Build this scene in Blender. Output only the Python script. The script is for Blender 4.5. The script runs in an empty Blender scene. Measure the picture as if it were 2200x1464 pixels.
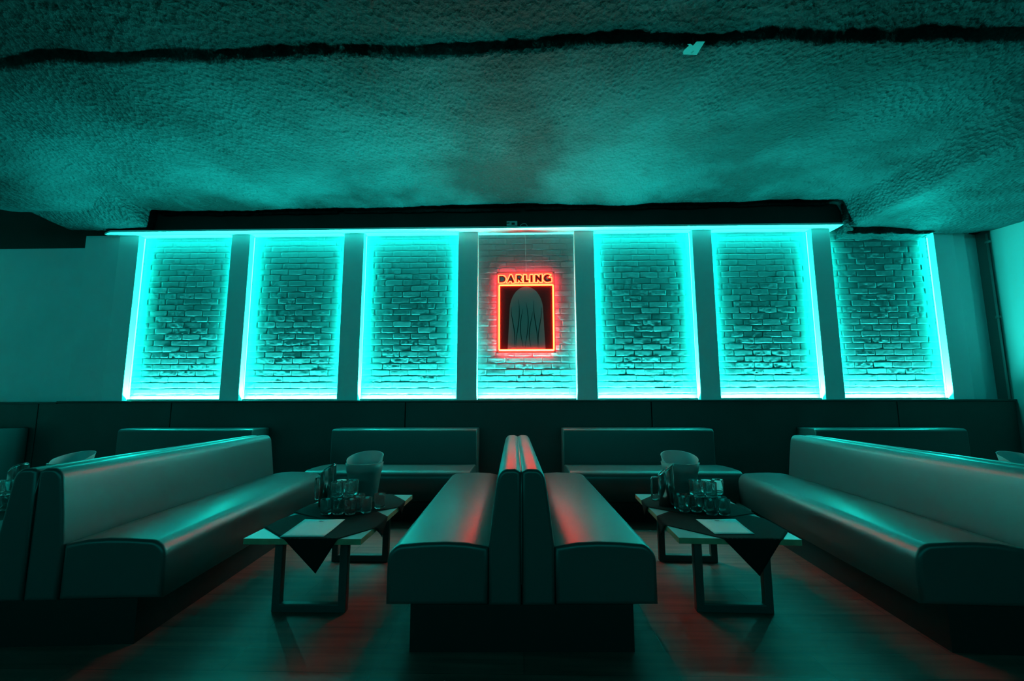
import bpy, bmesh, math, random
import numpy as np
from mathutils import Vector, Matrix

random.seed(7)
S = bpy.context.scene
COL = S.collection
PI = math.pi

# ------------------------------------------------------------------ camera
F_PX = 978.0
cam_d = bpy.data.cameras.new('camera')
cam_d.sensor_width = 36.0
cam_d.lens = F_PX / 2200 * 36.0
cam_d.clip_start = 0.02
cam = bpy.data.objects.new('camera', cam_d)
COL.objects.link(cam)
EYE = 1.15
th, psi, ro = math.atan(128 / F_PX), math.radians(1.3), 0.002
fw = Vector((-math.sin(psi) * math.cos(th), math.cos(psi) * math.cos(th), math.sin(th)))
r0 = Vector((math.cos(psi), math.sin(psi), 0))
u0 = r0.cross(fw)
rt = r0 * math.cos(ro) - u0 * math.sin(ro)
up = u0 * math.cos(ro) + r0 * math.sin(ro)
m = Matrix((rt, up, -fw)).transposed().to_4x4()
m.translation = Vector((0, 0, EYE))
cam.matrix_world = m
S.camera = cam

# ------------------------------------------------------------------ view, world
S.view_settings.view_transform = 'Standard'
S.view_settings.look = 'None'
S.view_settings.gamma = 1.0
S.view_settings.exposure = 0.0
S.view_settings.use_curve_mapping = False
S.cycles.sample_clamp_indirect = 4.0
S.cycles.max_bounces = 20
S.cycles.transmission_bounces = 20
S.cycles.diffuse_bounces = 5
S.cycles.glossy_bounces = 6
# unseen slot added above the rear wall to let in the world's fill light
pl = bpy.data.lights.new('added_fill_slot', 'AREA'); pl.shape = 'RECTANGLE'; pl.size = 13.95; pl.size_y = 0.8
pl.cycles.is_portal = True
port = bpy.data.objects.new('added_fill_slot', pl); COL.objects.link(port); port.location = (-1.225, -4.95, 3.05); port.rotation_euler = (PI / 2, 0, 0)

AMBIENT = 2.2
w = bpy.data.worlds.new('world')
S.world = w
w.use_nodes = True
w.node_tree.nodes['Background'].inputs[0].default_value = (0.006, 1.0, 0.90, 1)
w.node_tree.nodes['Background'].inputs[1].default_value = AMBIENT

# lamp powers (radiance of the glowing faces)
CYAN = (0.002, 1.0, 0.85)
CYAN_FOOT = (0.028, 1.0, 0.86)
LED_SIDE, LED_FOOT, LED_TOP = 215.0, 2800.0, 18.0
NEON = (1.0, 0.015, 0.0022)
NEON_P = 80.0
HALO_P = 115.0

# ------------------------------------------------------------------ materials
def new_mat(name):
    mt = bpy.data.materials.new(name)
    mt.use_nodes = True
    return mt, mt.node_tree.nodes, mt.node_tree.links, mt.node_tree.nodes['Principled BSDF']

def mat(name, col, rough=0.5, metal=0.0, noise=0.0, nscale=8.0, bump=0.0, bscale=60.0, bdist=0.002, spec=0.5, trans=0.0, ior=1.45, alpha=1.0):
    mt, n, l, b = new_mat(name)
    b.inputs['Base Color'].default_value = (*col, 1)
    b.inputs['Roughness'].default_value = rough
    b.inputs['Metallic'].default_value = metal
    b.inputs['Specular IOR Level'].default_value = spec
    b.inputs['Transmission Weight'].default_value = trans
    b.inputs['IOR'].default_value = ior
    tc = n.new('ShaderNodeTexCoord')
    if noise:
        t = n.new('ShaderNodeTexNoise'); t.inputs['Scale'].default_value = nscale; t.inputs['Detail'].default_value = 6
        l.new(tc.outputs['Object'], t.inputs['Vector'])
        r = n.new('ShaderNodeValToRGB')
        r.color_ramp.elements[0].position = 0.3; r.color_ramp.elements[1].position = 0.7
        r.color_ramp.elements[0].color = (*[c * (1 - noise) for c in col], 1)
        r.color_ramp.elements[1].color = (*[min(1, c * (1 + noise)) for c in col], 1)
        l.new(t.outputs['Fac'], r.inputs['Fac']); l.new(r.outputs['Color'], b.inputs['Base Color'])
    if bump:
        t = n.new('ShaderNodeTexNoise'); t.inputs['Scale'].default_value = bscale; t.inputs['Detail'].default_value = 4
        l.new(tc.outputs['Object'], t.inputs['Vector'])
        bp = n.new('ShaderNodeBump'); bp.inputs['Strength'].default_value = bump; bp.inputs['Distance'].default_value = bdist
        l.new(t.outputs['Fac'], bp.inputs['Height']); l.new(bp.outputs['Normal'], b.inputs['Normal'])
    return mt

def glow(name, col, power):
    mt, n, l, b = new_mat(name)
    b.inputs['Base Color'].default_value = (0.8, 0.8, 0.8, 1)
    b.inputs['Emission Color'].default_value = (*col, 1)
    b.inputs['Emission Strength'].default_value = power
    return mt

M_brick = mat('white_painted_brick', (0.20, 0.20, 0.21), 0.55, bump=0.35, bscale=90, bdist=0.0015)
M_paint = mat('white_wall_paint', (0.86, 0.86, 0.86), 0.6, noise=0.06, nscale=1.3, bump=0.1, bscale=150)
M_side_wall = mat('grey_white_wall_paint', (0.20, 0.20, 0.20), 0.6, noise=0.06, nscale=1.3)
M_jamb = mat('white_trim_paint', (0.93, 0.93, 0.93), 0.5)
M_black = mat('matt_black_paint', (0.012, 0.014, 0.014), 0.7, noise=0.3, nscale=3)
M_dado = mat('dark_panel_laminate', (0.055, 0.06, 0.06), 0.42, noise=0.1, nscale=2)
M_vinyl = mat('black_vinyl', (0.044, 0.054, 0.056), 0.38, bump=0.12, bscale=420, bdist=0.0006, spec=0.9, ior=1.5)
M_plinth = mat('black_plinth_board', (0.006, 0.006, 0.007), 0.6)
M_steel = mat('brushed_steel', (0.62, 0.62, 0.62), 0.16, metal=1.0)
M_frame = mat('dark_powder_coated_steel', (0.05, 0.05, 0.052), 0.35, spec=0.6)
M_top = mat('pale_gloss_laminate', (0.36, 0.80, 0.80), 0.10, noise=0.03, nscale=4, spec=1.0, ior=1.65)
M_edge = mat('wood_edge_band', (0.42, 0.27, 0.16), 0.5, noise=0.15, nscale=20)
M_cloth = mat('black_cotton_cloth', (0.008, 0.012, 0.012), 0.9, spec=0.1, bump=0.3, bscale=600, bdist=0.0005)
M_paper = mat('white_paper', (0.8, 0.8, 0.8), 0.7)
M_ink = mat('grey_print', (0.25, 0.24, 0.24), 0.7)
def glass_mat():
    mt, n, l, b = new_mat('clear_glass')
    b.inputs['Base Color'].default_value = (0.97, 0.99, 0.99, 1); b.inputs['Roughness'].default_value = 0.03
    b.inputs['Transmission Weight'].default_value = 1.0; b.inputs['IOR'].default_value = 1.45
    t = n.new('ShaderNodeBsdfTranslucent'); t.inputs[0].default_value = (0.8, 0.8, 0.8, 1)      # small translucent share added to brighten the clear glass
    mx = n.new('ShaderNodeMixShader'); mx.inputs[0].default_value = 0.03
    l.new(b.outputs[0], mx.inputs[1]); l.new(t.outputs[0], mx.inputs[2]); l.new(mx.outputs[0], n['Material Output'].inputs['Surface'])
    return mt
M_glass = glass_mat()
M_conduit = mat('painted_conduit', (0.35, 0.36, 0.35), 0.35, metal=0.3)
M_white = mat('white_plastic', (0.7, 0.7, 0.7), 0.4)
M_dark = mat('black_plastic', (0.02, 0.02, 0.02), 0.4)
M_cable = mat('olive_cable', (0.12, 0.13, 0.02), 0.5)
M_side = glow('led_tape_side', CYAN, LED_SIDE)
M_foot = glow('led_tape_foot', CYAN_FOOT, LED_FOOT)
M_topl = glow('led_tape_top', CYAN, LED_TOP)
M_neon = glow('red_neon_tube', NEON, NEON_P)
M_neon_y = glow('orange_neon_tube', (1.0, 0.015, 0.003), NEON_P * 0.6)
M_halo = glow('red_added_halo', (1.0, 0.03, 0.05), HALO_P)
M_board = mat('white_sign_board', (0.75, 0.6, 0.6), 0.4)
M_art_red = mat('deep_red_print', (0.10, 0.004, 0.008), 0.6)
M_art_grey = mat('pale_grey_print', (0.42, 0.42, 0.42), 0.55)
M_art_line = mat('black_print', (0.01, 0.01, 0.01), 0.5)
M_letter = mat('dark_red_letter', (0.32, 0.012, 0.006), 0.45)

def frosted(name, col, mixf):
    mt, n, l, b = new_mat(name)
    b.inputs['Base Color'].default_value = (*col, 1)
    b.inputs['Roughness'].default_value = 0.42
    t = n.new('ShaderNodeBsdfTranslucent'); t.inputs[0].default_value = (*col, 1)
    mx = n.new('ShaderNodeMixShader'); mx.inputs[0].default_value = mixf
    l.new(b.outputs[0], mx.inputs[1]); l.new(t.outputs[0], mx.inputs[2])
    l.new(mx.outputs[0], n['Material Output'].inputs['Surface'])
    return mt
M_frost = frosted('smoky_frosted_plastic', (0.32, 0.33, 0.33), 0.35)
M_frost_in = frosted('milky_frosted_plastic', (0.6, 0.62, 0.62), 0.35)

FOAM_OFF = (3.9, 2.7, 1.0)  # shifts the mottle: pale near the niches, dark mid-ceiling, imitating light falloff
def foam_mat():
    mt, n, l, b = new_mat('sprayed_foam_insulation')
    tc = n.new('ShaderNodeTexCoord')
    a = n.new('ShaderNodeTexNoise'); a.inputs['Scale'].default_value = 0.7; a.inputs['Detail'].default_value = 7; a.inputs['Roughness'].default_value = 0.6
    om = n.new('ShaderNodeMapping'); om.inputs['Location'].default_value = FOAM_OFF
    l.new(tc.outputs['Object'], om.inputs['Vector']); l.new(om.outputs[0], a.inputs['Vector'])
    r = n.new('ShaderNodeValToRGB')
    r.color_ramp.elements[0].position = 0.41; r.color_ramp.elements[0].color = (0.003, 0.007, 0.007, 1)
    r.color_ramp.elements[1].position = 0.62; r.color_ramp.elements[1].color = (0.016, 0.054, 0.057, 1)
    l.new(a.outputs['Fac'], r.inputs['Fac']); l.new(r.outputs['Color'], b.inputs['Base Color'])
    b.inputs['Roughness'].default_value = 0.55
    b.inputs['Specular IOR Level'].default_value = 0.2
    v = n.new('ShaderNodeTexNoise'); v.inputs['Scale'].default_value = 26; v.inputs['Detail'].default_value = 5; v.inputs['Roughness'].default_value = 0.65
    v2 = n.new('ShaderNodeTexVoronoi'); v2.inputs['Scale'].default_value = 34
    mp = n.new('ShaderNodeMapping'); mp.inputs['Scale'].default_value = (1, 0.7, 1)
    l.new(tc.outputs['Object'], mp.inputs['Vector']); l.new(mp.outputs[0], v.inputs['Vector']); l.new(mp.outputs[0], v2.inputs['Vector'])
    ad = n.new('ShaderNodeMath'); ad.operation = 'MULTIPLY_ADD'; ad.inputs[1].default_value = 0.5
    l.new(v2.outputs['Distance'], ad.inputs[0]); l.new(v.outputs['Fac'], ad.inputs[2])
    bp = n.new('ShaderNodeBump'); bp.inputs['Strength'].default_value = 1.0; bp.inputs['Distance'].default_value = 0.035
    l.new(ad.outputs[0], bp.inputs['Height']); l.new(bp.outputs['Normal'], b.inputs['Normal'])
    return mt
M_foam = foam_mat()

def floor_mat():
    mt, n, l, b = new_mat('dark_wood_laminate')
    tc = n.new('ShaderNodeTexCoord')
    br = n.new('ShaderNodeTexBrick'); br.inputs['Scale'].default_value = 1.0
    br.inputs['Brick Width'].default_value = 1.3; br.inputs['Row Height'].default_value = 0.19
    br.inputs['Mortar Size'].default_value = 0.0015
    br.inputs['Color1'].default_value = (0.36, 0.078, 0.068, 1); br.inputs['Color2'].default_value = (0.46, 0.105, 0.09, 1)
    br.inputs['Mortar'].default_value = (0.02, 0.02, 0.02, 1)
    l.new(tc.outputs['Object'], br.inputs['Vector'])
    mp = n.new('ShaderNodeMapping'); mp.inputs['Scale'].default_value = (1.2, 14, 1)
    t = n.new('ShaderNodeTexNoise'); t.inputs['Scale'].default_value = 1.6; t.inputs['Detail'].default_value = 7
    l.new(tc.outputs['Object'], mp.inputs['Vector']); l.new(mp.outputs[0], t.inputs['Vector'])
    mx = n.new('ShaderNodeMix'); mx.data_type = 'RGBA'; mx.blend_type = 'MULTIPLY'; mx.inputs['Factor'].default_value = 0.75
    l.new(br.outputs['Color'], mx.inputs['A']); l.new(t.outputs['Color'], mx.inputs['B'])
    r = n.new('ShaderNodeValToRGB'); r.color_ramp.elements[0].color = (0.45, 0.45, 0.45, 1); r.color_ramp.elements[1].color = (1.4, 1.4, 1.4, 1)
    r.color_ramp.elements[0].position = .3; r.color_ramp.elements[1].position = .75
    l.new(t.outputs['Fac'], r.inputs['Fac']); l.new(r.outputs['Color'], mx.inputs['B'])
    l.new(mx.outputs['Result'], b.inputs['Base Color'])
    b.inputs['Roughness'].default_value = 0.5
    bp = n.new('ShaderNodeBump'); bp.inputs['Strength'].default_value = 0.15; bp.inputs['Distance'].default_value = 0.001
    l.new(t.outputs['Fac'], bp.inputs['Height']); l.new(bp.outputs['Normal'], b.inputs['Normal'])
    return mt
M_floor = floor_mat()

# ------------------------------------------------------------------ helpers
def obj(name, bm, mats, parent=None, smooth=False, bevel=0.0, bseg=2, loc=None):
    me = bpy.data.meshes.new(name)
    bmesh.ops.recalc_face_normals(bm, faces=bm.faces[:])
    bm.to_mesh(me); bm.free()
    for k in (mats if isinstance(mats, (list, tuple)) else [mats]):
        me.materials.append(k)
    if smooth:
        for p in me.polygons: p.use_smooth = True
    o = bpy.data.objects.new(name, me); COL.objects.link(o)
    if parent: o.parent = parent
    if loc: o.location = loc
    if bevel:
        b = o.modifiers.new('bevel', 'BEVEL'); b.width = bevel; b.segments = bseg; b.limit_method = 'ANGLE'; b.angle_limit = math.radians(35)
        b.harden_normals = False
        for p in me.polygons: p.use_smooth = True
        wn = o.modifiers.new('normals', 'WEIGHTED_NORMAL'); wn.keep_sharp = True
    return o

def tag(o, label, cat, group=None):
    o['label'] = label; o['category'] = cat
    if group: o['group'] = group
    return o

def thing(name, label, cat, loc=(0, 0, 0), rz=0.0, group=None):
    o = bpy.data.objects.new(name, None); o.empty_display_size = 0.1
    COL.objects.link(o); o.location = loc; o.rotation_euler = (0, 0, rz)
    return tag(o, label, cat, group)

def struct(o, label=None):
    o['kind'] = 'structure'
    if label: o['label'] = label
    return o

def box(bm, x0, x1, y0, y1, z0, z1, mi=0):
    vs = [bm.verts.new((x, y, z)) for x in (x0, x1) for y in (y0, y1) for z in (z0, z1)]
    fs = []
    for q in ((0, 1, 3, 2), (4, 6, 7, 5), (0, 4, 5, 1), (2, 3, 7, 6), (0, 2, 6, 4), (1, 5, 7, 3)):
        f = bm.faces.new([vs[i] for i in q]); f.material_index = mi; fs.append(f)
    return fs

def B(*a, **k):
    bm = bmesh.new(); box(bm, *a, **k); return bm

def prism(bm, pts, a0, a1, axis='y', mi=0):
    """extrude a closed outline; pts are (u, v): axis y -> (x, z); axis z -> (x, y); axis x -> (y, z)"""
    def P(u, v, a):
        return {'y': (u, a, v), 'z': (u, v, a), 'x': (a, u, v)}[axis]
    A = [bm.verts.new(P(u, v, a0)) for u, v in pts]
    Bv = [bm.verts.new(P(u, v, a1)) for u, v in pts]
    n = len(pts)
    fa = bm.faces.new(A); fb = bm.faces.new(Bv[::-1]); fs = [fa, fb]
    for i in range(n):
        fs.append(bm.faces.new((A[i], Bv[i], Bv[(i + 1) % n], A[(i + 1) % n])))
    for f in fs: f.material_index = mi
    return fs

def arc(cx, cz, rx, rz, a0, a1, n):
    return [(cx + rx * math.cos(math.radians(a0 + (a1 - a0) * i / n)), cz + rz * math.sin(math.radians(a0 + (a1 - a0) * i / n))) for i in range(n + 1)]

def tube(bm, pts, r, seg=8, closed=False, mi=0):
    pts = [Vector(p) for p in pts]; n = len(pts); rings = []
    for i, p in enumerate(pts):
        if closed: d = (pts[(i + 1) % n] - pts[i - 1]).normalized()
        elif i == 0: d = (pts[1] - p).normalized()
        elif i == n - 1: d = (p - pts[i - 1]).normalized()
        else: d = (pts[i + 1] - pts[i - 1]).normalized()
        a = d.cross(Vector((0.13, 1, 0.21)))
        if a.length < 0.2: a = d.cross(Vector((0, 0, 1)))
        a.normalize(); b = d.cross(a)
        rings.append([bm.verts.new(p + (a * math.cos(2 * PI * k / seg) + b * math.sin(2 * PI * k / seg)) * r) for k in range(seg)])
    last = n if closed else n - 1
    for i in range(last):
        A, C2 = rings[i], rings[(i + 1) % n]
        for k in range(seg):
            f = bm.faces.new((A[k], A[(k + 1) % seg], C2[(k + 1) % seg], C2[k])); f.material_index = mi; f.smooth = True
    if not closed:
        bm.faces.new(rings[0][::-1]).material_index = mi; bm.faces.new(rings[-1]).material_index = mi

def lathe(bm, prof, seg=40, cut=None, mi=0, taper=0.0):
    """prof: (r, z) list; cut(r, z, ang) -> z lets the rim slant"""
    rings = []
    for r, z in prof:
        if r < 1e-6:
            rings.append([bm.verts.new((0, 0, z))])
        else:
            ring = []
            for k in range(seg):
                a = 2 * PI * k / seg; z2 = cut(r, z, a) if cut else z; r2 = r - (z - z2) * taper
                ring.append(bm.verts.new((r2 * math.cos(a), r2 * math.sin(a), z2)))
            rings.append(ring)
    for A, C2 in zip(rings, rings[1:]):
        for k in range(seg):
            k2 = (k + 1) % seg
            if len(A) == 1 and len(C2) == 1: continue
            if len(A) == 1: f = bm.faces.new((A[0], C2[k2], C2[k]))
            elif len(C2) == 1: f = bm.faces.new((A[k], A[k2], C2[0]))
            else: f = bm.faces.new((A[k], A[k2], C2[k2], C2[k]))
            f.smooth = True; f.material_index = mi

def copy_tree(root, loc, rz, label, group=None):
    r = root.copy(); COL.objects.link(r); r.location = loc; r.rotation_euler = (0, 0, rz)
    r['label'] = label
    if group: r['group'] = group
    for ch in list(root.children):
        c = ch.copy(); COL.objects.link(c); c.parent = r
        for g in list(ch.children):
            d = g.copy(); COL.objects.link(d); d.parent = c
    return r

def grid_mesh(name, X, Y, Z, m_):
    """regular grid from 2-D numpy arrays"""
    r, c = X.shape
    me = bpy.data.meshes.new(name)
    me.vertices.add(r * c)
    me.vertices.foreach_set('co', np.stack([X, Y, Z], -1).astype(np.float32).ravel())
    i = (np.arange(r - 1)[:, None] * c + np.arange(c - 1)[None, :]).ravel()
    q = np.stack([i, i + 1, i + c + 1, i + c], -1).astype(np.int32)
    me.loops.add(q.size); me.loops.foreach_set('vertex_index', q.ravel())
    me.polygons.add(len(q)); me.polygons.foreach_set('loop_start', np.arange(0, q.size, 4, dtype=np.int32))
    me.polygons.foreach_set('use_smooth', np.ones(len(q), dtype=bool))
    me.materials.append(m_); me.update(calc_edges=True); me.validate()
    o = bpy.data.objects.new(name, me); COL.objects.link(o)
    return o

def vnoise(x, y, s, seed):
    rs = np.random.RandomState(seed); T = rs.rand(257, 257)
    u, v = x / s + 1000.3, y / s + 1000.7
    iu, iv = np.floor(u).astype(int), np.floor(v).astype(int)
    fu, fv = u - iu, v - iv
    fu = fu * fu * (3 - 2 * fu); fv = fv * fv * (3 - 2 * fv)
    g = lambda a, b: T[a % 257, b % 257]
    return ((g(iu, iv) * (1 - fu) + g(iu + 1, iv) * fu) * (1 - fv) + (g(iu, iv + 1) * (1 - fu) + g(iu + 1, iv + 1) * fu) * fv) * 2 - 1

def sstep(e0, e1, x):
    t = np.clip((x - e0) / (e1 - e0), 0, 1); return t * t * (3 - 2 * t)

# ------------------------------------------------------------------ the room
YC, YB, LEDGE, TOPZ = 5.45, 5.56, 1.15, 3.232       # column face, brick face, ledge height, niche top
XL, XR, YF, YW = -8.2, 5.65, -5.0, 5.62
NICHE = [(-4.852, -3.661), (-3.422, -2.229), (-1.976, -0.791), (-0.546, 0.652), (0.894, 2.099), (2.338, 3.55), (3.775, 5.015)]

struct(obj('floor', B(XL, XR, YF, YW, -0.1, 0.0), M_floor))
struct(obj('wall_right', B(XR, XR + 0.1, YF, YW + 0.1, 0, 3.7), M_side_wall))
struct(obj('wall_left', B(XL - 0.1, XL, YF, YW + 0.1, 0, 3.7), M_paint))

struct(obj('wall_front', B(XL, XR, YF - 0.1, YF, 0, 2.65), M_black))  # unseen, behind the camera; stops short to leave the added fill slot
# rear wall body behind everything
struct(obj('wall_back', B(XL, XR, YW + 0.02, YW + 0.12, 0, 3.9), M_black))
# black strip of wall above the niches
struct(obj('wall_back', B(-5.3, 3.98, 5.43, YW, TOPZ + 0.02, 3.75), M_black))
# left plain section and its pier
struct(obj('wall_back', B(XL, -5.585, 5.585, YW, LEDGE - 0.01, 3.12), M_paint))
bm = B(-5.585, -5.105, 5.49, YW, LEDGE - 0.01, 3.25)
struct(obj('wall_back', bm, M_paint, bevel=0.004))
# right recess beside the last column
struct(obj('wall_back', B(5.43, XR, 5.59, YW, LEDGE - 0.01, 3.45), M_paint))
struct(obj('wall_back', B(5.25, 5.43, 5.50, YW, LEDGE - 0.01, 3.45), M_paint))

# columns between the niches
edges = [(-5.105, NICHE[0][0])] + [(NICHE[i][1], NICHE[i + 1][0]) for i in range(6)] + [(NICHE[6][1], 5.25)]
for i, (a, b) in enumerate(edges):
    o = obj('trim_%d' % (i + 1), B(a, b, YC, YW, LEDGE - 0.01, TOPZ + (0.16 if i == 7 else 0.0)), M_jamb, bevel=0.004)
    struct(o)

def brick_panel(a, b, z0, z1, seed):
    du, dv = 0.0075, 0.0045
    xs = np.arange(a, b + du * .5, du); zs = np.arange(z0, z1 + dv * .5, dv)
    X, Z = np.meshgrid(xs, zs)
    rs = np.random.RandomState(seed); R1 = rs.rand(64, 64); R2 = rs.rand(64, 64); R3 = rs.rand(64, 64)
    CH, BL = 0.0752, 0.2255
    wob = vnoise(X, Z, 0.09, seed + 3) * 0.003
    zz = Z - z0 + wob; row = np.floor(zz / CH).astype(int)
    off = np.where(row % 2 == 0, 0.0, BL / 2) + (R1[row % 64, 5] - .5) * 0.05
    xx = X - a + 1.0 + off + vnoise(X, Z, 0.06, seed + 5) * 0.003
    colm = np.floor(xx / BL).astype(int)
    fx = xx - colm * BL; fz = zz - row * CH
    dx = np.minimum(fx, BL - fx) - 0.0015; dz = np.minimum(fz, CH - fz) - 0.0015
    rr = 0.013
    ex = np.clip(rr - dx, 0, None); ez = np.clip(rr - dz, 0, None)
    d = rr - np.sqrt(ex ** 2 + ez ** 2)
    prof = sstep(0, 0.0085, d)
    j = R2[row % 64, colm % 64]; k = R3[row % 64, colm % 64]
    h = prof * (0.0042 + 0.002 * (j - .5))
    h += prof * ((fx / BL - .5) * (k - .5) * 0.006 + (fz / CH - .5) * (j - .5) * 0.005)
    rough = np.where(k > 0.6, 1.0, 0.35)
    h += prof * rough * (vnoise(X, Z, 0.035, seed + 7) * 0.0016 + vnoise(X, Z, 0.016, seed + 9) * 0.0008)
    o = grid_mesh('wall_back', X, YB - h, Z, M_brick)
    return struct(o, 'white painted brick infill')
for i, (a, b) in enumerate(NICHE):
    brick_panel(a, b, LEDGE, TOPZ if i < 6 else 3.30, 20 + i * 13)

# header board over the niches, its lit underside shows
bm = bmesh.new()
prism(bm, [(-5.26, 5.40), (-5.12, 5.325), (3.86, 5.325), (3.86, 5.56), (-5.26, 5.56)], TOPZ, TOPZ + 0.022, 'z')
for f in bm.faces:
    if f.normal.y < -0.5 or f.calc_center_median().z > TOPZ + 0.021: f.material_index = 1
struct(obj('trim_9', bm, [M_jamb, M_black]), 'header board over the niches')
# ledge along the foot of the niches
struct(obj('trim_10', B(-5.585, XR, 5.375, YW, LEDGE - 0.022, LEDGE), M_dado, bevel=0.004), 'dark ledge')
struct(obj('trim_11', B(XL, -5.585, 5.375, YW, LEDGE - 0.034, LEDGE - 0.012), M_dado, bevel=0.004))
# panelled lower wall, one board at a time
seams = [XL, -5.816, -4.192, -1.382, 1.501, 4.314, XR]
for i in range(6):
    struct(obj('trim_%d' % (12 + i), B(seams[i] + 0.006, seams[i + 1] - 0.006, 5.395, YW, 0.0, LEDGE - 0.023), M_dado, bevel=0.003), 'dark lower wall board')

# sprayed foam ceiling
def ceiling_z(X, Y):
    Z = 3.515 + 0 * X
    drop_r = sstep(3.86, 4.0, X + vnoise(Y, Y * 0, 0.5, 3) * 0.05) * 0.31 - sstep(4.9, 5.5, X) * 0.06 * 0 
    drop_l = np.maximum(sstep(-4.5, -5.3, X + vnoise(Y, Y * 0, 0.7, 5) * 0.15) * sstep(5.6, 4.6, Y), sstep(-4.61, -4.66, X) * sstep(4.6, 5.25, Y)) * 0.22
    Z = Z - sstep(4.6, 5.6, X) * 0.07
    far_l = sstep(-4.62, -4.66, X) * sstep(5.15, 5.38, Y) * 0.0
    Z = Z - drop_r - drop_l - far_l
    Z = Z + sstep(2.86, 2.80, Y + X * 0.018 + vnoise(X, Y, 0.4, 9) * 0.03) * 0.055      # joint across the room
    near = sstep(3.2, 2.4, Y)
    Z = Z + vnoise(X, Y, 1.3, 11) * 0.05 + vnoise(X, Y, 0.45, 12) * 0.02 + vnoise(X, Y, 0.16, 13) * 0.007
    lump = vnoise(X, Y, 0.05, 14) * 0.6 + vnoise(X, Y, 0.028, 15) * 0.4
    Z = Z + lump * (0.004 + 0.007 * near + 0.005 * sstep(0.2, 0.7, vnoise(X, Y, 1.1, 18)))
    return Z
xs = np.arange(-6.3, XR + 0.01, 0.022); ys = np.arange(1.5, 5.43, 0.022)
X, Y = np.meshgrid(xs, ys)
# ragged left rim of the foam
rim = -5.78 - 0.35 * sstep(5.3, 4.3, Y) - 2.4 * sstep(4.6, 2.5, Y) + vnoise(Y, Y * 0, 0.2, 31) * 0.03
Xs = np.where(X < -4.5, -4.5 + (X + 4.5) * ((rim + 4.5) / (-6.3 + 4.5)), X)
Zc = ceiling_z(Xs, Y)
Zc = Zc + np.where(X < -6.2, 0.12, 0)
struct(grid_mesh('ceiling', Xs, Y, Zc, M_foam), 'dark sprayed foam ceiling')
struct(obj('ceiling', B(XL, XR, YF, YW, 3.72, 3.8), M_black), 'black slab above the foam')
struct(obj('ceiling', B(XL, XR, YF, 1.5, 3.5, 3.72), M_foam), 'sprayed foam nearer the camera')
# foam lip where the ceiling meets the black strip, in lengths broken at the hangers
def lip(name, x0, x1, y, z, r, seed, label):
    n = int((x1 - x0) / 0.03); bm = bmesh.new(); rings = []
    for i in range(n + 1):
        x = x0 + (x1 - x0) * i / n
        a = np.array([x]); rr = r * (1 + 0.35 * float(vnoise(a, a * 0, 0.07, seed)[0]) + 0.25 * float(vnoise(a, a * 0, 0.3, seed + 1)[0]))
        zc = z + 0.008 * float(vnoise(a, a * 0, 0.5, seed + 2)[0])
        rings.append([bm.verts.new((x, y + rr * 0.8 * math.cos(2 * PI * k / 10), zc + rr * math.sin(2 * PI * k / 10))) for k in range(10)])
    for A, C2 in zip(rings, rings[1:]):
        for k in range(10): bm.faces.new((A[k], A[(k + 1) % 10], C2[(k + 1) % 10], C2[k]))
    bm.faces.new(rings[0][::-1]); bm.faces.new(rings[-1])
    return struct(obj(name, bm, M_foam, smooth=True), label)
lip('trim_18', -4.55, -2.30, 5.40, 3.50, 0.028, 41, 'foam lip along the ceiling edge')
lip('trim_19', -2.22, -0.02, 5.40, 3.50, 0.028, 44, 'foam lip along the ceiling edge')
lip('trim_20', 0.05, 2.30, 5.40, 3.515, 0.028, 47, 'foam lip along the ceiling edge')
lip('trim_21', 2.40, 3.72, 5.40, 3.53, 0.026, 50, 'foam lip along the ceiling edge')
lip('trim_22', -5.25, -4.66, 5.38, 3.30, 0.030, 53, 'foam lip at the dropped corner')
# dropped foam box over the last niche and the recess beside it
bmx = bmesh.new(); box(bmx, 3.92, XR, 5.36, YW, 3.12, 3.5)
bmesh.ops.subdivide_edges(bmx, edges=bmx.edges[:], cuts=22, use_grid_fill=True)
for v in bmx.verts:
    a = np.array([v.co.x * 1.7 + v.co.z]); b_ = np.array([v.co.y + v.co.z * 2])
    v.co.z += 0.016 * float(vnoise(a, b_, 0.08, 61)[0]); v.co.y += 0.012 * float(vnoise(a, b_, 0.07, 62)[0]) * (1 if v.co.y < 5.5 else 0)
    if v.co.x > 4.9: v.co.z += 0.07 * float(sstep(4.9, 5.05, np.array([v.co.x]))[0])
struct(obj('trim_23', bmx, M_foam, smooth=True), 'foam covered downstand over the last niche')
bm = bmesh.new()
tube(bm, [(3.92, 5.36, 3.52), (3.935, 5.355, 3.40), (3.925, 5.35, 3.28), (3.93, 5.345, 3.16)], 0.045, 10)
struct(obj('trim_24', bm, M_foam, smooth=True), 'foam corner bead')

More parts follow.
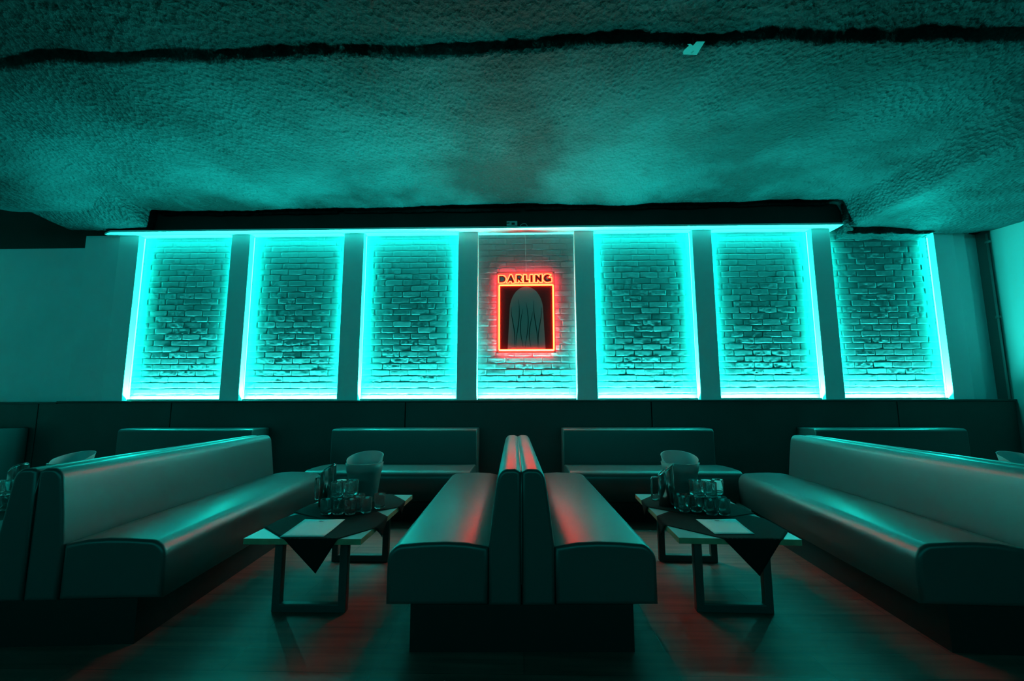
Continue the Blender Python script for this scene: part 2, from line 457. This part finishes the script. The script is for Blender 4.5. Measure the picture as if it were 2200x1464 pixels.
# ------------------------------------------------------------------ LED tape round each niche
NTH = ['leftmost', 'second from left', 'third from left', 'centre', 'third from right', 'second from right', 'rightmost']
def tape(name, parent, x0, x1, y0, y1, z0, z1, face, m_):
    bm = B(x0, x1, y0, y1, z0, z1)
    bm.normal_update()
    bmesh.ops.recalc_face_normals(bm, faces=bm.faces[:])
    for f in bm.faces:
        f.material_index = 1 if f.normal.dot(Vector(face)) > 0.9 else 0
    return obj(name, bm, [M_white, m_], parent)
for i, (a, b) in enumerate(NICHE):
    t = thing('led_light', 'cyan LED strip light around the %s brick niche' % NTH[i] if i != 3 else 'cyan LED strip light along the foot of the centre niche below the neon sign', 'led light', ((a + b) / 2, YC, LEDGE), group='cyan strip lights edging the wall niches')
    x0, x1 = a - (a + b) / 2, b - (a + b) / 2
    ytape0, ytape1 = 0.045, 0.057
    tape('foot_strip', t, x0 + 0.02, x1 - 0.02, 0.072, 0.086, 0.0, 0.006, (0, 0, 1), M_foot)
    obj('light_cut_lip', B(x0 + 0.004, x1 - 0.004, 0.062, 0.065, 0.0, 0.020), M_conduit, t)  # lip added to keep the foot strip's light off the far ceiling
    H = TOPZ - LEDGE
    if i != 3:
        tape('side_strip', t, x0, x0 + 0.004, 0.079, 0.094, 0.03, H - (0.01 if i != 6 else 0.12), (1, 0, 0), M_side)
        tape('side_strip', t, x1 - 0.004, x1, 0.079, 0.094, 0.03, H - (0.01 if i != 6 else 0.10), (-1, 0, 0), M_side)
        if i != 6: tape('top_strip', t, x0 + 0.02, x1 - 0.02, -0.02, 0.05, H - 0.004, H, (0, 0, -1), M_topl)

# ------------------------------------------------------------------ neon sign
SX, SZ, SC = -0.314, 2.728, 0.000865      # left edge, top edge, metres per drawing unit
def U(px, py): return (SX + (px - 312) * SC, SZ - (py - 176) * SC * 1.012)
sign = thing('neon_sign', 'red and orange neon sign reading DARLING above a framed picture panel', 'neon sign', (0.044, 5.5, 1.71))
def sobj(name, bm, mt, par=None, smooth=False, bevel=0):
    bmesh.ops.translate(bm, vec=(-0.044, -5.5, -1.71), verts=bm.verts[:])
    return obj(name, bm, mt, par or sign, smooth=smooth, bevel=bevel)
bx0, bz1 = U(312, 176); bx1, bz0 = U(1142, 1334)
sobj('board', B(bx0 + .004, bx1 - .004, 5.492, 5.500, bz0 + .004, bz1 - .004), M_board)
bm = bmesh.new(); tt = 0.004
box(bm, bx0, bx1, 5.486, 5.504, bz0, bz0 + tt); box(bm, bx0, bx1, 5.486, 5.504, bz1 - tt, bz1)
box(bm, bx0, bx0 + tt, 5.486, 5.504, bz0 + tt, bz1 - tt); box(bm, bx1 - tt, bx1, 5.486, 5.504, bz0 + tt, bz1 - tt)
sobj('frame', bm, M_dark)
for px, py in ((330, 195), (1122, 195), (330, 1315), (1122, 1315)):
    x, z = U(px, py); bm = bmesh.new(); tube(bm, [(x, 5.482, z), (x, 5.552, z)], 0.005, 10)
    sobj('standoff', bm, M_dark)
# rectangle of neon tube
rx0, rz1 = U(351, 370); rx1, rz0 = U(1117, 1292)
ring = []
for cx, cz, a0 in ((rx1 - .008, rz1 - .008, 0), (rx0 + .008, rz1 - .008, 90), (rx0 + .008, rz0 + .008, 180), (rx1 - .008, rz0 + .008, 270)):
    for k in range(5):
        a = math.radians(a0 + 90 * k / 4); ring.append((cx + .008 * math.cos(a), 5.489, cz + .008 * math.sin(a)))
bm = bmesh.new(); tube(bm, ring, 0.008, 10, closed=True)
sobj('neon_tube', bm, M_neon, smooth=True)
# picture panel: plain red ground with a plain pale arch and a few dark strokes
ax0, az1 = U(362, 382); ax1, az0 = U(1106, 1280)
pic = sobj('picture_panel', B(ax0, ax1, 5.489, 5.492, az0, az1), M_art_red)
bm = bmesh.new()
out = [U(470, 1278)] + [(lambda c: (c[0] + 0.205 * math.cos(math.radians(a)), c[1] + 0.30 * math.sin(math.radians(a))))(U(735, 735)) for a in range(180, -1, -6)] + [U(1000, 1278)]
prism(bm, out, 5.4875, 5.489, 'y')
sobj('pale_shape', bm, M_art_grey)
for pts in [[(x + 26 * math.sin(k / 2.2 + x), 560 + d + k * (690 - d) / 9) for k in range(10)] for x, d in ((545, 120), (610, 20), (675, 150), (735, 60), (800, 190), (865, 30), (925, 130))]:
    bm = bmesh.new()
    P3 = []
    for (p, q) in zip(pts, pts[1:]):
        for k in range(6): P3.append((p[0] + (q[0] - p[0]) * k / 6, p[1] + (q[1] - p[1]) * k / 6))
    P3.append(pts[-1]); L = len(P3)
    top = [];
    for k, (px, py) in enumerate(P3):
        wd = 1.5 + 4.5 * math.sin(PI * k / (L - 1)); top.append((px - wd, px + wd, py))
    poly = [U(a, y) for a, b, y in top] + [U(b, y) for a, b, y in reversed(top)]
    prism(bm, poly, 5.4865, 5.4875, 'y'); sobj('stroke', bm, M_art_line)

# letters: solid dark red faces with a neon outline
def circ(cx, cy, rx, ry, a0, a1, n): return [(cx + rx * math.cos(math.radians(a0 + (a1 - a0) * i / n)), cy - ry * math.sin(math.radians(a0 + (a1 - a0) * i / n))) for i in range(n + 1)]
LET = {
 'D': ([[(350, 236), (366, 236), (366, 328), (350, 328)], [(366, 236), (390, 236)] + circ(390, 282, 50, 46, 90, -90, 14) + [(366, 328), (366, 318), (388, 318)] + circ(388, 282, 36, 36, -90, 90, 14) + [(366, 246)]],
       [(342, 226), (392, 226)] + circ(392, 282, 58, 56, 90, -90, 12) + [(342, 338)]),
 'A': ([[(512, 226), (524, 226), (480, 330), (464, 330)], [(510, 232), (524, 226), (566, 326), (538, 332)], [(490, 298), (545, 298), (547, 308), (486, 308)]],
       [(504, 216), (530, 216), (580, 338), (528, 344), (518, 314), (496, 314), (486, 338), (452, 338)]),
 'R': ([[(600, 228), (616, 228), (616, 326), (600, 326)], [(616, 228), (640, 228)] + circ(640, 256, 32, 28, 90, -90, 12) + [(616, 284), (616, 274), (638, 274)] + circ(638, 256, 20, 18, -90, 90, 12) + [(616, 238)], [(622, 284), (650, 280), (682, 322), (655, 328)]],
       [(590, 218), (642, 218)] + circ(644, 256, 38, 38, 88, -60, 10) + [(696, 328), (654, 338), (628, 300), (626, 336), (590, 336)]),
 'L': ([[(706, 228), (732, 228), (732, 302), (768, 302), (768, 328), (706, 328)]],
       [(696, 218), (742, 218), (742, 292), (778, 292), (778, 338), (696, 338)]),
 'I': ([[(798, 228), (826, 228), (826, 328), (798, 328)]],
       [(788, 218), (836, 218), (836, 338), (788, 338)]),
 'N': ([[(866, 226), (888, 226), (930, 284), (930, 222), (956, 222), (956, 324), (934, 324), (890, 268), (890, 326), (866, 326)]],
       [(856, 216), (894, 216), (920, 252), (920, 212), (966, 212), (966, 334), (928, 334), (900, 298), (900, 336), (856, 336)]),
 'G': ([[(1088, 236)] + circ(1040, 274, 54, 52, 52, 300, 20) + [(1090, 318), (1090, 274), (1046, 274), (1046, 292), (1066, 292), (1066, 302)] + circ(1042, 274, 30, 30, 290, 66, 16) + [(1070, 248)]],
       [(1096, 222)] + circ(1038, 272, 66, 64, 58, 290, 20) + [(1102, 326), (1102, 262), (1056, 262)]),
}
for ch in 'DARLING':
    faces, outline = LET[ch]
    cx = sum(p[0] for p in outline) / len(outline)
    bm = bmesh.new()
    for poly in faces: prism(bm, [U(*p) for p in poly], 5.482, 5.491, 'y')
    lt = sobj('letter', bm, M_letter)
    pts = []
    nn = len(outline)
    for k in range(nn):
        p, q = outline[k], outline[(k + 1) % nn]
        st = max(1, int(math.hypot(q[0] - p[0], q[1] - p[1]) / 14))
        for s in range(st): pts.append((p[0] + (q[0] - p[0]) * s / st, p[1] + (q[1] - p[1]) * s / st))
    bm = bmesh.new(); tube(bm, [(U(*p)[0], 5.484, U(*p)[1]) for p in pts], 0.0045, 8, closed=True)
    sobj('letter_outline', bm, M_neon_y, par=lt, smooth=True)
# red emitter added behind the board to throw the halo on the bricks
bm = bmesh.new()
e = 0.018
for q in ((bx0 + e, bx1 - e, bz0 + e, bz0 + e + .008), (bx0 + e, bx1 - e, bz1 - e - .008, bz1 - e), (bx0 + e, bx0 + e + .008, bz0 + e + .01, bz1 - e - .01), (bx1 - e - .008, bx1 - e, bz0 + e + .01, bz1 - e - .01)):
    box(bm, q[0], q[1], 5.5005, 5.503, q[2], q[3])
sobj('added_halo_glow', bm, M_halo)
bm = bmesh.new()
tube(bm, [(0.05, 5.51, bz1 - 0.01), (0.055, 5.535, bz1 + .10), (0.045, 5.54, bz1 + .22), (0.05, 5.53, bz1 + .36), (0.04, 5.50, TOPZ - .01)], 0.0016, 6)
cb = sobj('power_cable', bm, M_white)

# ------------------------------------------------------------------ booths
def seat_profile():
    return [(0.157, 0.207), (0.633, 0.207)] + arc(0.553, 0.395, 0.08, 0.082, 0, 80, 9) + [(0.46, 0.484), (0.36, 0.487), (0.26, 0.482), (0.157, 0.462)]
def back_profile():
    return [(0.002, 0.207), (0.155, 0.207), (0.155, 0.47), (0.137, 0.62), (0.122, 0.73)] + arc(0.066, 0.755, 0.052, 0.066, 15, 88, 9) + [(0.03, 0.822), (0.002, 0.808)]
def cushion(name, prof, y0, y1, parent, mirror=False, axis='y', bev=0.022):
    p = [(-x, z) for x, z in prof] if mirror else prof
    bm = bmesh.new(); soft_ends(bm, p, y0, y1, bev, axis)
    o = obj(name, bm, M_vinyl, parent)
    for p_ in o.data.polygons: p_.use_smooth = len(p_.vertices) == 4
    return o
def inset(prof, d):
    """outline moved inwards by d, corners mitred"""
    n = len(prof); A = sum(prof[i][0] * prof[(i + 1) % n][1] - prof[(i + 1) % n][0] * prof[i][1] for i in range(n))
    sg = 1 if A > 0 else -1; out = []
    for i in range(n):
        a, b, c = Vector(prof[i - 1]), Vector(prof[i]), Vector(prof[(i + 1) % n])
        e1, e2 = (b - a).normalized(), (c - b).normalized()
        n1, n2 = Vector((-e1.y, e1.x)) * sg, Vector((-e2.y, e2.x)) * sg
        k = (n1 + n2).normalized(); f = max(0.5, k.dot(n1))
        q = b + k * (d / f); out.append((q.x, q.y))
    return out
def soft_ends(bm, prof, y0, y1, r, axis):
    rings = []
    st = 5
    seq = [(y0 + r * (1 - math.sin(math.pi / 2 * (1 - k / st))), r * (1 - math.cos(math.pi / 2 * (1 - k / st)))) for k in range(st + 1)]
    seq = seq + [(y1 - (y - y0), d) for y, d in reversed(seq)]
    for y, d in seq:
        q = inset(prof, d)
        rings.append([bm.verts.new((u, y, v) if axis == 'y' else (y, u, v)) for u, v in q])
    n = len(prof)
    for A, Bq in zip(rings, rings[1:]):
        for i in range(n): bm.faces.new((A[i], A[(i + 1) % n], Bq[(i + 1) % n], Bq[i]))
    bm.faces.new(rings[0][::-1]); bm.faces.new(rings[-1])
BL = 2.16
def make_booth(label, loc, rz):
    t = thing('double_booth_sofa', label, 'booth sofa', loc, rz, 'back-to-back booth sofas')
    obj('plinth', B(-0.518, 0.518, 0.015, BL - 0.03, 0.0, 0.2065), M_plinth, t)
    for mr in (False, True):
        s = cushion('seat', seat_profile(), 0.0, BL - 0.06, t, mr)
        b = cushion('backrest', back_profile(), -0.005, BL, t, mr, bev=0.018)
    # raised centre seam along the crest
    bm = bmesh.new(); tube(bm, [(0, 0.0, 0.30), (0, -0.006, 0.5), (0, -0.006, 0.70), (0, 0.012, 0.797), (0, 0.04, 0.806), (0, BL * .5, 0.806), (0, BL - .03, 0.806)], 0.0045, 6)
    obj('seam', bm, M_vinyl, t, smooth=True)
    return t
booth = make_booth('black vinyl double booth sofa in the middle, facing the camera end-on', (-0.008, 2.245, 0), 0.019)
copy_tree(booth, (-2.375, 2.245, 0), 0.070, 'black vinyl double booth sofa left of the left table')
copy_tree(booth, (2.475, 2.245, 0), -0.066, 'black vinyl double booth sofa right of the right table')

# wall benches: outline in (y, z)
def make_bench(label, x0, x1):
    W = x1 - x0
    t = thing('wall_bench', label, 'bench', ((x0 + x1) / 2, 5.385, 0), 0, 'upholstered benches along the panelled wall')
    obj('plinth', B(-W / 2 + 0.04, W / 2 - 0.04, -0.86, -0.02, 0, 0.2065), M_plinth, t)
    seat = [(-0.352, 0.207), (-0.352, 0.455), (-0.39, 0.466), (-0.55, 0.478), (-0.75, 0.484), (-0.86, 0.482)] + arc(-0.895, 0.412, 0.075, 0.07, 90, 180, 8) + [(-0.97, 0.207)]
    back = [(-0.002, 0.207), (-0.002, 0.835), (-0.15, 0.838), (-0.28, 0.838)] + arc(-0.30, 0.800, 0.045, 0.038, 80, 180, 8) + [(-0.350, 0.47), (-0.350, 0.207)]
    for nm, pr in (('seat', seat), ('backrest', back)):
        bm = bmesh.new(); soft_ends(bm, pr, -W / 2, W / 2, 0.014, 'x')
        o = obj(nm, bm, M_vinyl, t)
        for p_ in o.data.polygons: p_.use_smooth = len(p_.vertices) == 4
    return t
make_bench('black wall bench in the far left corner under the plain wall', -7.45, -5.88)
make_bench('black wall bench behind the left booth sofa', -4.50, -2.98)
make_bench('black wall bench behind the left table', -2.10, -0.50)
make_bench('black wall bench behind the right table', 0.44, 2.06)
make_bench('black wall bench behind the right booth sofa', 3.14, 4.74)

# ------------------------------------------------------------------ tables
TZ = 0.42
def make_table(label, loc, rz):
    t = thing('low_table', label, 'table', loc, rz, 'low white-topped tables')
    bm = B(-0.316, 0.316, -0.568, 0.568, TZ - 0.03, TZ)
    bm.normal_update()
    for f in bm.faces: f.material_index = 0 if f.calc_center_median().z > TZ - 0.001 else 1
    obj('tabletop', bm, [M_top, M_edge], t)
    for y in (-0.43, 0.36):
        bm = bmesh.new(); s = 0.045
        # closed rectangular loop of square tube
        outl = [(-0.205, 0.0), (0.205, 0.0), (0.205, TZ - 0.031), (-0.205, TZ - 0.031)]
        o_ = [bm.verts.new((x, y - s / 2, z)) for x, z in outl] + [bm.verts.new((x, y + s / 2, z)) for x, z in outl]
        inn = [(-0.205 + s, s), (0.205 - s, s), (0.205 - s, TZ - 0.031 - 0.02), (-0.205 + s, TZ - 0.031 - 0.02)]
        i_ = [bm.verts.new((x, y - s / 2, z)) for x, z in inn] + [bm.verts.new((x, y + s / 2, z)) for x, z in inn]
        for k in range(4):
            k2 = (k + 1) % 4
            bm.faces.new((o_[k], o_[k2], i_[k2], i_[k])); bm.faces.new((o_[4 + k2], o_[4 + k], i_[4 + k], i_[4 + k2]))
            bm.faces.new((o_[k], o_[4 + k], o_[4 + k2], o_[k2])); bm.faces.new((i_[k2], i_[4 + k2], i_[4 + k], i_[k]))
        obj('leg_frame', bm, M_frame, t, bevel=0.005)
    return t
TAB = {'L': (-1.176, 3.080, 0.0), 'R': (1.168, 3.118, -0.040), 'LL': (-3.50, 3.10, 0.0), 'RR': (3.56, 3.13, 0.0)}
tl = make_table('low white-topped table between the left and middle booth sofas', (TAB['L'][0], TAB['L'][1], 0), TAB['L'][2])
copy_tree(tl, (TAB['R'][0], TAB['R'][1], 0), TAB['R'][2], 'low white-topped table between the middle and right booth sofas')
copy_tree(tl, (TAB['LL'][0], TAB['LL'][1], 0), TAB['LL'][2], 'low table at the left picture edge beyond the left booth sofa')
copy_tree(tl, (TAB['RR'][0], TAB['RR'][1], 0), TAB['RR'][2], 'low table hidden beyond the right booth sofa')

def loc_of(key, x, y, z=TZ):
    cx, cy, a = TAB[key]; return (cx + x * math.cos(a) - y * math.sin(a), cy + x * math.sin(a) + y * math.cos(a), z)

def cloth(key, corners, lift, label):
    """a square cloth laid as a diamond; what passes the table edge hangs straight down"""
    n = 36; hx, hy = 0.318, 0.570
    A, Bc, C3, D = [Vector((*c, 0)) for c in corners]       # near tip, right tip, far tip, left tip
    bm = bmesh.new(); V = []
    for i in range(n + 1):
        row = []
        for j in range(n + 1):
            u, v = i / n, j / n
            p = A * (1 - u) * (1 - v) + Bc * u * (1 - v) + C3 * u * v + D * (1 - u) * v
            x, y = p.x, p.y; z = 0.0
            e1 = max(0, abs(x) - hx); e2 = max(0, abs(y) - hy)
            dn = e1 + e2
            if e1 > 0: x = math.copysign(hx + min(0.006, e1) + 0.02 * e1 * math.sin(y * 40), x)
            if e2 > 0: y = math.copysign(hy + min(0.006, e2), y)
            z = 0.0005 - max(0.0, dn - 0.012)
            row.append(bm.verts.new((x, y, z + lift)))
        V.append(row)
    for i in range(n):
        for j in range(n): bm.faces.new((V[i][j], V[i + 1][j], V[i + 1][j + 1], V[i][j + 1]))
    o = obj('table_cloth', bm, M_cloth, smooth=True)
    s = o.modifiers.new('thick', 'SOLIDIFY'); s.thickness = 0.0015; s.offset = 1.0
    cx, cy, a = TAB[key]; o.location = (cx, cy, TZ + 0.0004); o.rotation_euler = (0, 0, a)
    return tag(o, label, 'cloth', 'black diamond-laid cloths on the tables')
# corner positions are relative to each table centre
cloth('L', [(0.085, -0.755), (0.42, -0.22), (-0.02, 0.30), (-0.42, -0.27)], 0.0003, 'black cloth with its tip hanging off the near end of the left table')
cloth('L', [(-0.02, -0.21), (0.40, 0.215), (0.06, 0.72), (-0.44, 0.06)], 0.0022, 'black cloth under the ice bucket at the far end of the left table')
cloth('R', [(0.085, -0.765), (0.42, -0.28), (0.03, 0.28), (-0.42, -0.23)], 0.0003, 'black cloth with its tip hanging off the near end of the right table')
cloth('R', [(0.02, -0.20), (0.44, 0.05), (-0.05, 0.72), (-0.41, 0.20)], 0.0022, 'black cloth under the ice bucket at the far end of the right table')
cloth('LL', [(0.0, -0.72), (0.46, -0.16), (0.0, 0.30), (-0.40, -0.25)], 0.0003, 'black cloth on the table at the left picture edge')

def menu(key, quad, label):
    bm = bmesh.new(); n = 8; q = [Vector((*c, 0)) for c in quad]; V = []
    for i in range(n + 1):
        row = []
        for j in range(n + 1):
            u, v = i / n, j / n
            p = q[0] * (1 - u) * (1 - v) + q[1] * u * (1 - v) + q[2] * u * v + q[3] * (1 - u) * v
            row.append(bm.verts.new((p.x, p.y, 0.004 + 0.002 * math.sin(u * 5) * math.sin(v * 4) + 0.001)))
        V.append(row)
    for i in range(n):
        for j in range(n): bm.faces.new((V[i][j], V[i + 1][j], V[i + 1][j + 1], V[i][j + 1]))
    cx, cy, a = TAB[key]
    t = thing('paper_menu', label, 'menu', (cx, cy, TZ), a, 'white paper menus')
    o = obj('sheet', bm, M_paper, t, smooth=True); s = o.modifiers.new('thick', 'SOLIDIFY'); s.thickness = 0.0006; s.offset = 1
    # faint printed mark and lines near the far edge
    ctr = (q[2] + q[3]) / 2 * 0.86 + (q[0] + q[1]) / 2 * 0.14
    bm = bmesh.new(); prism(bm, [(ctr.x - .022, ctr.y), (ctr.x - .012, ctr.y + .012), (ctr.x + .004, ctr.y + .006), (ctr.x + .012, ctr.y + .014), (ctr.x + .006, ctr.y - .004), (ctr.x - .008, ctr.y - .008)], 0.0075, 0.0078, 'z')
    obj('printed_mark', bm, M_ink, t)
    return t
menu('L', [(-0.127, -0.558), (0.105, -0.545), (0.085, -0.197), (-0.165, -0.19)], 'white paper menu lying on the black cloth of the left table')
menu('R', [(-0.105, -0.508), (0.110, -0.495), (0.135, -0.185), (-0.105, -0.197)], 'white paper menu lying on the black cloth of the right table')

# ------------------------------------------------------------------ ice buckets, jugs, tumblers
def make_bucket(label, loc, rz):
    t = thing('ice_bucket', label, 'ice bucket', loc, rz, 'frosted ice buckets with slanted liners')
    bm = bmesh.new()
    lathe(bm, [(0, 0), (0.088, 0), (0.094, 0.006), (0.120, 0.205), (0.1235, 0.208), (0.134, 0.272), (0.131, 0.273), (0.1205, 0.208), (0.117, 0.203), (0.091, 0.010), (0, 0.008)], 56)
    obj('outer_bucket', bm, M_frost, t, smooth=True)
    # liner with slanted rim, high at the back
    def cut(r, z, a):
        if z > 0.2: return z + 0.036 * math.sin(a) + 0.010 * math.cos(a) - 0.055 * max(0, -math.sin(a)) ** 1.5
        return z
    bm = bmesh.new()
    lathe(bm, [(0, 0.012), (0.085, 0.012), (0.110, 0.19), (0.129, 0.301), (0.131, 0.306), (0.128, 0.306), (0.126, 0.30), (0.107, 0.19), (0.082, 0.016), (0, 0.016)], 56, cut, taper=0.16)
    obj('liner', bm, M_frost_in, t, smooth=True)
    return t
bk = make_bucket('frosted ice bucket at the far end of the left table', loc_of('L', 0.012, 0.335, TZ + 0.0045), 0.15)
bR = copy_tree(bk, loc_of('R', -0.03, 0.335, TZ + 0.0045), -0.2, 'frosted ice bucket at the far end of the right table')
bR.scale = (-1, 1, 1)
copy_tree(bk, (-3.40, 3.44, TZ + 0.001), 0.15, 'frosted ice bucket rising over the left booth sofa crest')
b4 = copy_tree(bk, (3.60, 3.44, TZ + 0.001), -0.2, 'frosted ice bucket rising over the right booth sofa crest')
b4.scale = (-1, 1, 1)

def make_jug(label, loc, rz):
    t = thing('water_jug', label, 'jug', loc, rz, 'stainless steel jugs')
    def cut(r, z, a):
        if z > 0.2: return z + 0.038 * math.cos(a)
        return z
    bm = bmesh.new()
    lathe(bm, [(0, 0), (0.050, 0), (0.055, 0.004), (0.055, 0.19), (0.053, 0.236), (0.055, 0.243), (0.052, 0.243), (0.050, 0.236), (0.051, 0.19), (0.051, 0.008), (0, 0.006)], 48, cut)
    obj('jug_body', bm, M_steel, t, smooth=True)
    # half lid over the high side of the mouth
    bm = bmesh.new(); A = []; Bv = []
    for k in range(17):
        a = math.radians(-88 + 176 * k / 16); x, y = 0.054 * math.cos(a), 0.054 * math.sin(a)
        A.append((x, y))
    pts = A
    vs1 = [bm.verts.new((x, y, 0.245 + 0.70 * x * 1.0)) for x, y in pts]; vs2 = [bm.verts.new((x, y, 0.252 + 0.70 * x)) for x, y in pts]
    bm.faces.new(vs1[::-1]); bm.faces.new(vs2)
    for k in range(17): bm.faces.new((vs1[k], vs1[(k + 1) % 17], vs2[(k + 1) % 17], vs2[k]))
    obj('lid', bm, M_steel, t, bevel=0.002)
    bm = bmesh.new()
    hp = [(-0.053, 0, 0.185), (-0.075, 0, 0.190), (-0.094, 0, 0.186), (-0.098, 0, 0.17), (-0.098, 0, 0.05), (-0.094, 0, 0.036), (-0.076, 0, 0.034), (-0.053, 0, 0.040)]
    tube(bm, hp, 0.007, 10); obj('handle', bm, M_steel, t, smooth=True)
    return t
jg = make_jug('steel jug standing on the left table', loc_of('L', -0.185, 0.165, TZ + 0.0045), -0.25)
copy_tree(jg, loc_of('R', -0.180, 0.160, TZ + 0.0045), -0.25, 'steel jug standing on the right table')
copy_tree(jg, (-3.63, 3.29, TZ + 0.001), -0.25, 'steel jug partly hidden behind the left booth sofa')

GH = 0.094
def make_glass(loc, label, group):
    bm = bmesh.new()
    lathe(bm, [(0, 0.001), (0.029, 0.0), (0.0335, 0.003), (0.036, 0.02), (0.0375, GH - 0.002), (0.0365, GH), (0.0355, GH - 0.002), (0.034, 0.022), (0.031, 0.013), (0, 0.011)], 32)
    o = obj('drinking_glass', bm, M_glass, smooth=True); o.location = loc
    return tag(o, label, 'glass', group)
g0 = None
def glasses(key, where, group, items):
    global g0
    for (x, y, lv, txt) in items:
        p = loc_of(key, x, y, TZ + 0.004 + lv * (GH + 0.0008))
        lb = 'tumbler ' + txt + where
        if g0 is None: g0 = make_glass(p, lb, group)
        else:
            o = g0.copy(); COL.objects.link(o); o.location = p; o['label'] = lb; o['group'] = group; o.rotation_euler[2] = random.uniform(0, 6)
G = 0.0785
RW = ['front row', 'second row', 'third row', 'back row']; CN = ['left', 'middle', 'right']
itL = []
for r in range(3):
    for c in range(3): itL.append((-0.094 + c * G + (0.012 if r % 2 else 0), -0.055 + r * G, 0, '%s of %s, lower layer, ' % (CN[c], RW[r])))
itL += [(0.150, -0.01, 0, 'at right end of the stack '), (0.20, 0.115, 0, 'standing apart at the right ')]
for r in range(2):
    for c in range(2): itL.append((-0.058 + c * G, 0.012 + r * G, 1, '%s of %s row, upper layer, ' % (('left', 'right')[c], ('front', 'back')[r])))
glasses('L', 'on the left table', 'tumblers stacked on the left table', itL)
itR = []
for r in range(3):
    for c in range(4 if r else 2):
        k = c if r else c + 2
        itR.append((-0.120 + k * G + (0.01 if r % 2 else 0), -0.07 + r * G, 0, '%s of %s, lower layer, ' % (('far left', 'centre left', 'centre right', 'far right')[k], RW[r])))
for r in range(2):
    for c in range(2): itR.append((-0.015 + c * G, 0.0 + r * G, 1, '%s of %s row, upper layer, ' % (('left', 'right')[c], ('front', 'back')[r])))
itR.append((0.146, 0.105, 1, 'overhanging at right end of upper layer '))
itR = [q for q in itR]
glasses('R', 'on the right table', 'tumblers stacked on the right table', itR)
itM = []
for r in range(2):
    for c in range(3): itM.append((-0.12 + c * G, -0.01 + r * G, 0, '%s of %s row, lower layer, ' % (CN[c], ('front', 'back')[r])))
for c in range(2): itM.append((-0.08 + c * G, 0.02, 1, 'at %s of the upper layer '% ('left', 'right')[c]))
glasses('LL', 'on the table at the left edge', 'tumblers on the table at the left edge', itM)

# ------------------------------------------------------------------ wall and ceiling fittings
t = thing('socket_box', 'small white socket box on the black strip above the centre niche', 'socket', (-0.12, 5.43, 3.290))
obj('box_body', B(-0.066, 0.066, -0.03, 0.0, 0.0, 0.062), M_white, t, bevel=0.004)
obj('socket_face', B(-0.005, 0.035, -0.033, -0.0295, 0.012, 0.040), M_dark, t)
bm = bmesh.new(); tube(bm, [(-0.066, -0.028, 0.034), (-0.045, -0.034, 0.034), (-0.03, -0.033, 0.036)], 0.006, 8); obj('plug', bm, M_dark, t, smooth=True)
bm = bmesh.new(); tube(bm, [(-0.02, 5.345, 3.2565), (-0.01, 5.36, 3.285), (0.01, 5.38, 3.305), (0.035, 5.385, 3.312), (0.055, 5.385, 3.305), (0.066, 5.375, 3.28), (0.07, 5.37, 3.2565)], 0.0035, 6)
tag(obj('looped_cable', bm, M_white, smooth=True), 'short white looped cable on the header right of the socket box', 'cable')

bm = bmesh.new()
pts = [(-0.085, 0.041), (-0.097, 0.016), (-0.085, -0.012), (-0.075, -0.036), (-0.092, -0.048), (-0.072, -0.052), (-0.048, -0.035), (-0.036, -0.071), (0.018, -0.069), (0.008, 0.048)]
prism(bm, pts, 0.0, 0.003, 'z')
br = thing('ceiling_bracket', 'pale metal bracket plate fixed to the foam ceiling', 'bracket', (1.185, 2.79, 3.47), 0.0)
o = obj('plate', bm, M_frame, br, bevel=0.0008)
bm = bmesh.new(); tube(bm, [(-0.03, 0.0, 0.003), (-0.03, 0.0, 0.09)], 0.004, 8); obj('fixing_bolt', bm, M_dark, br)
bm = bmesh.new(); prism(bm, [(-0.040, 0.028), (-0.030, 0.034), (-0.022, 0.012), (-0.032, 0.008)], -0.0012, -0.0002, 'z'); obj('slot', bm, M_dark, br)

PXW = XR - 0.016
t = thing('conduit_pipe', 'thin vertical conduit pipe clamped to the right wall beside the corner', 'pipe', (PXW, 5.44, 0.3))
bm = bmesh.new(); tube(bm, [(0, 0, 0), (0, 0, 1.4), (0, 0, 2.84)], 0.012, 12); obj('pipe_run', bm, M_conduit, t, smooth=True)
for z in (1.80, 2.72):
    bm = bmesh.new(); tube(bm, [(0, 0, z), (0, 0, z + 0.03)], 0.019, 12); box(bm, -0.004, 0.016, -0.03, 0.03, z + 0.002, z + 0.028); obj('clamp', bm, M_conduit, t)
bm = bmesh.new(); tube(bm, [(-5.60, 5.578, 1.16), (-5.60, 5.578, 2.0), (-5.598, 5.578, 3.12)], 0.006, 8)
bm2 = bm
tag(obj('wall_cable', bm, M_cable, smooth=True), 'thin olive cable running down the edge of the left wall pier', 'cable')
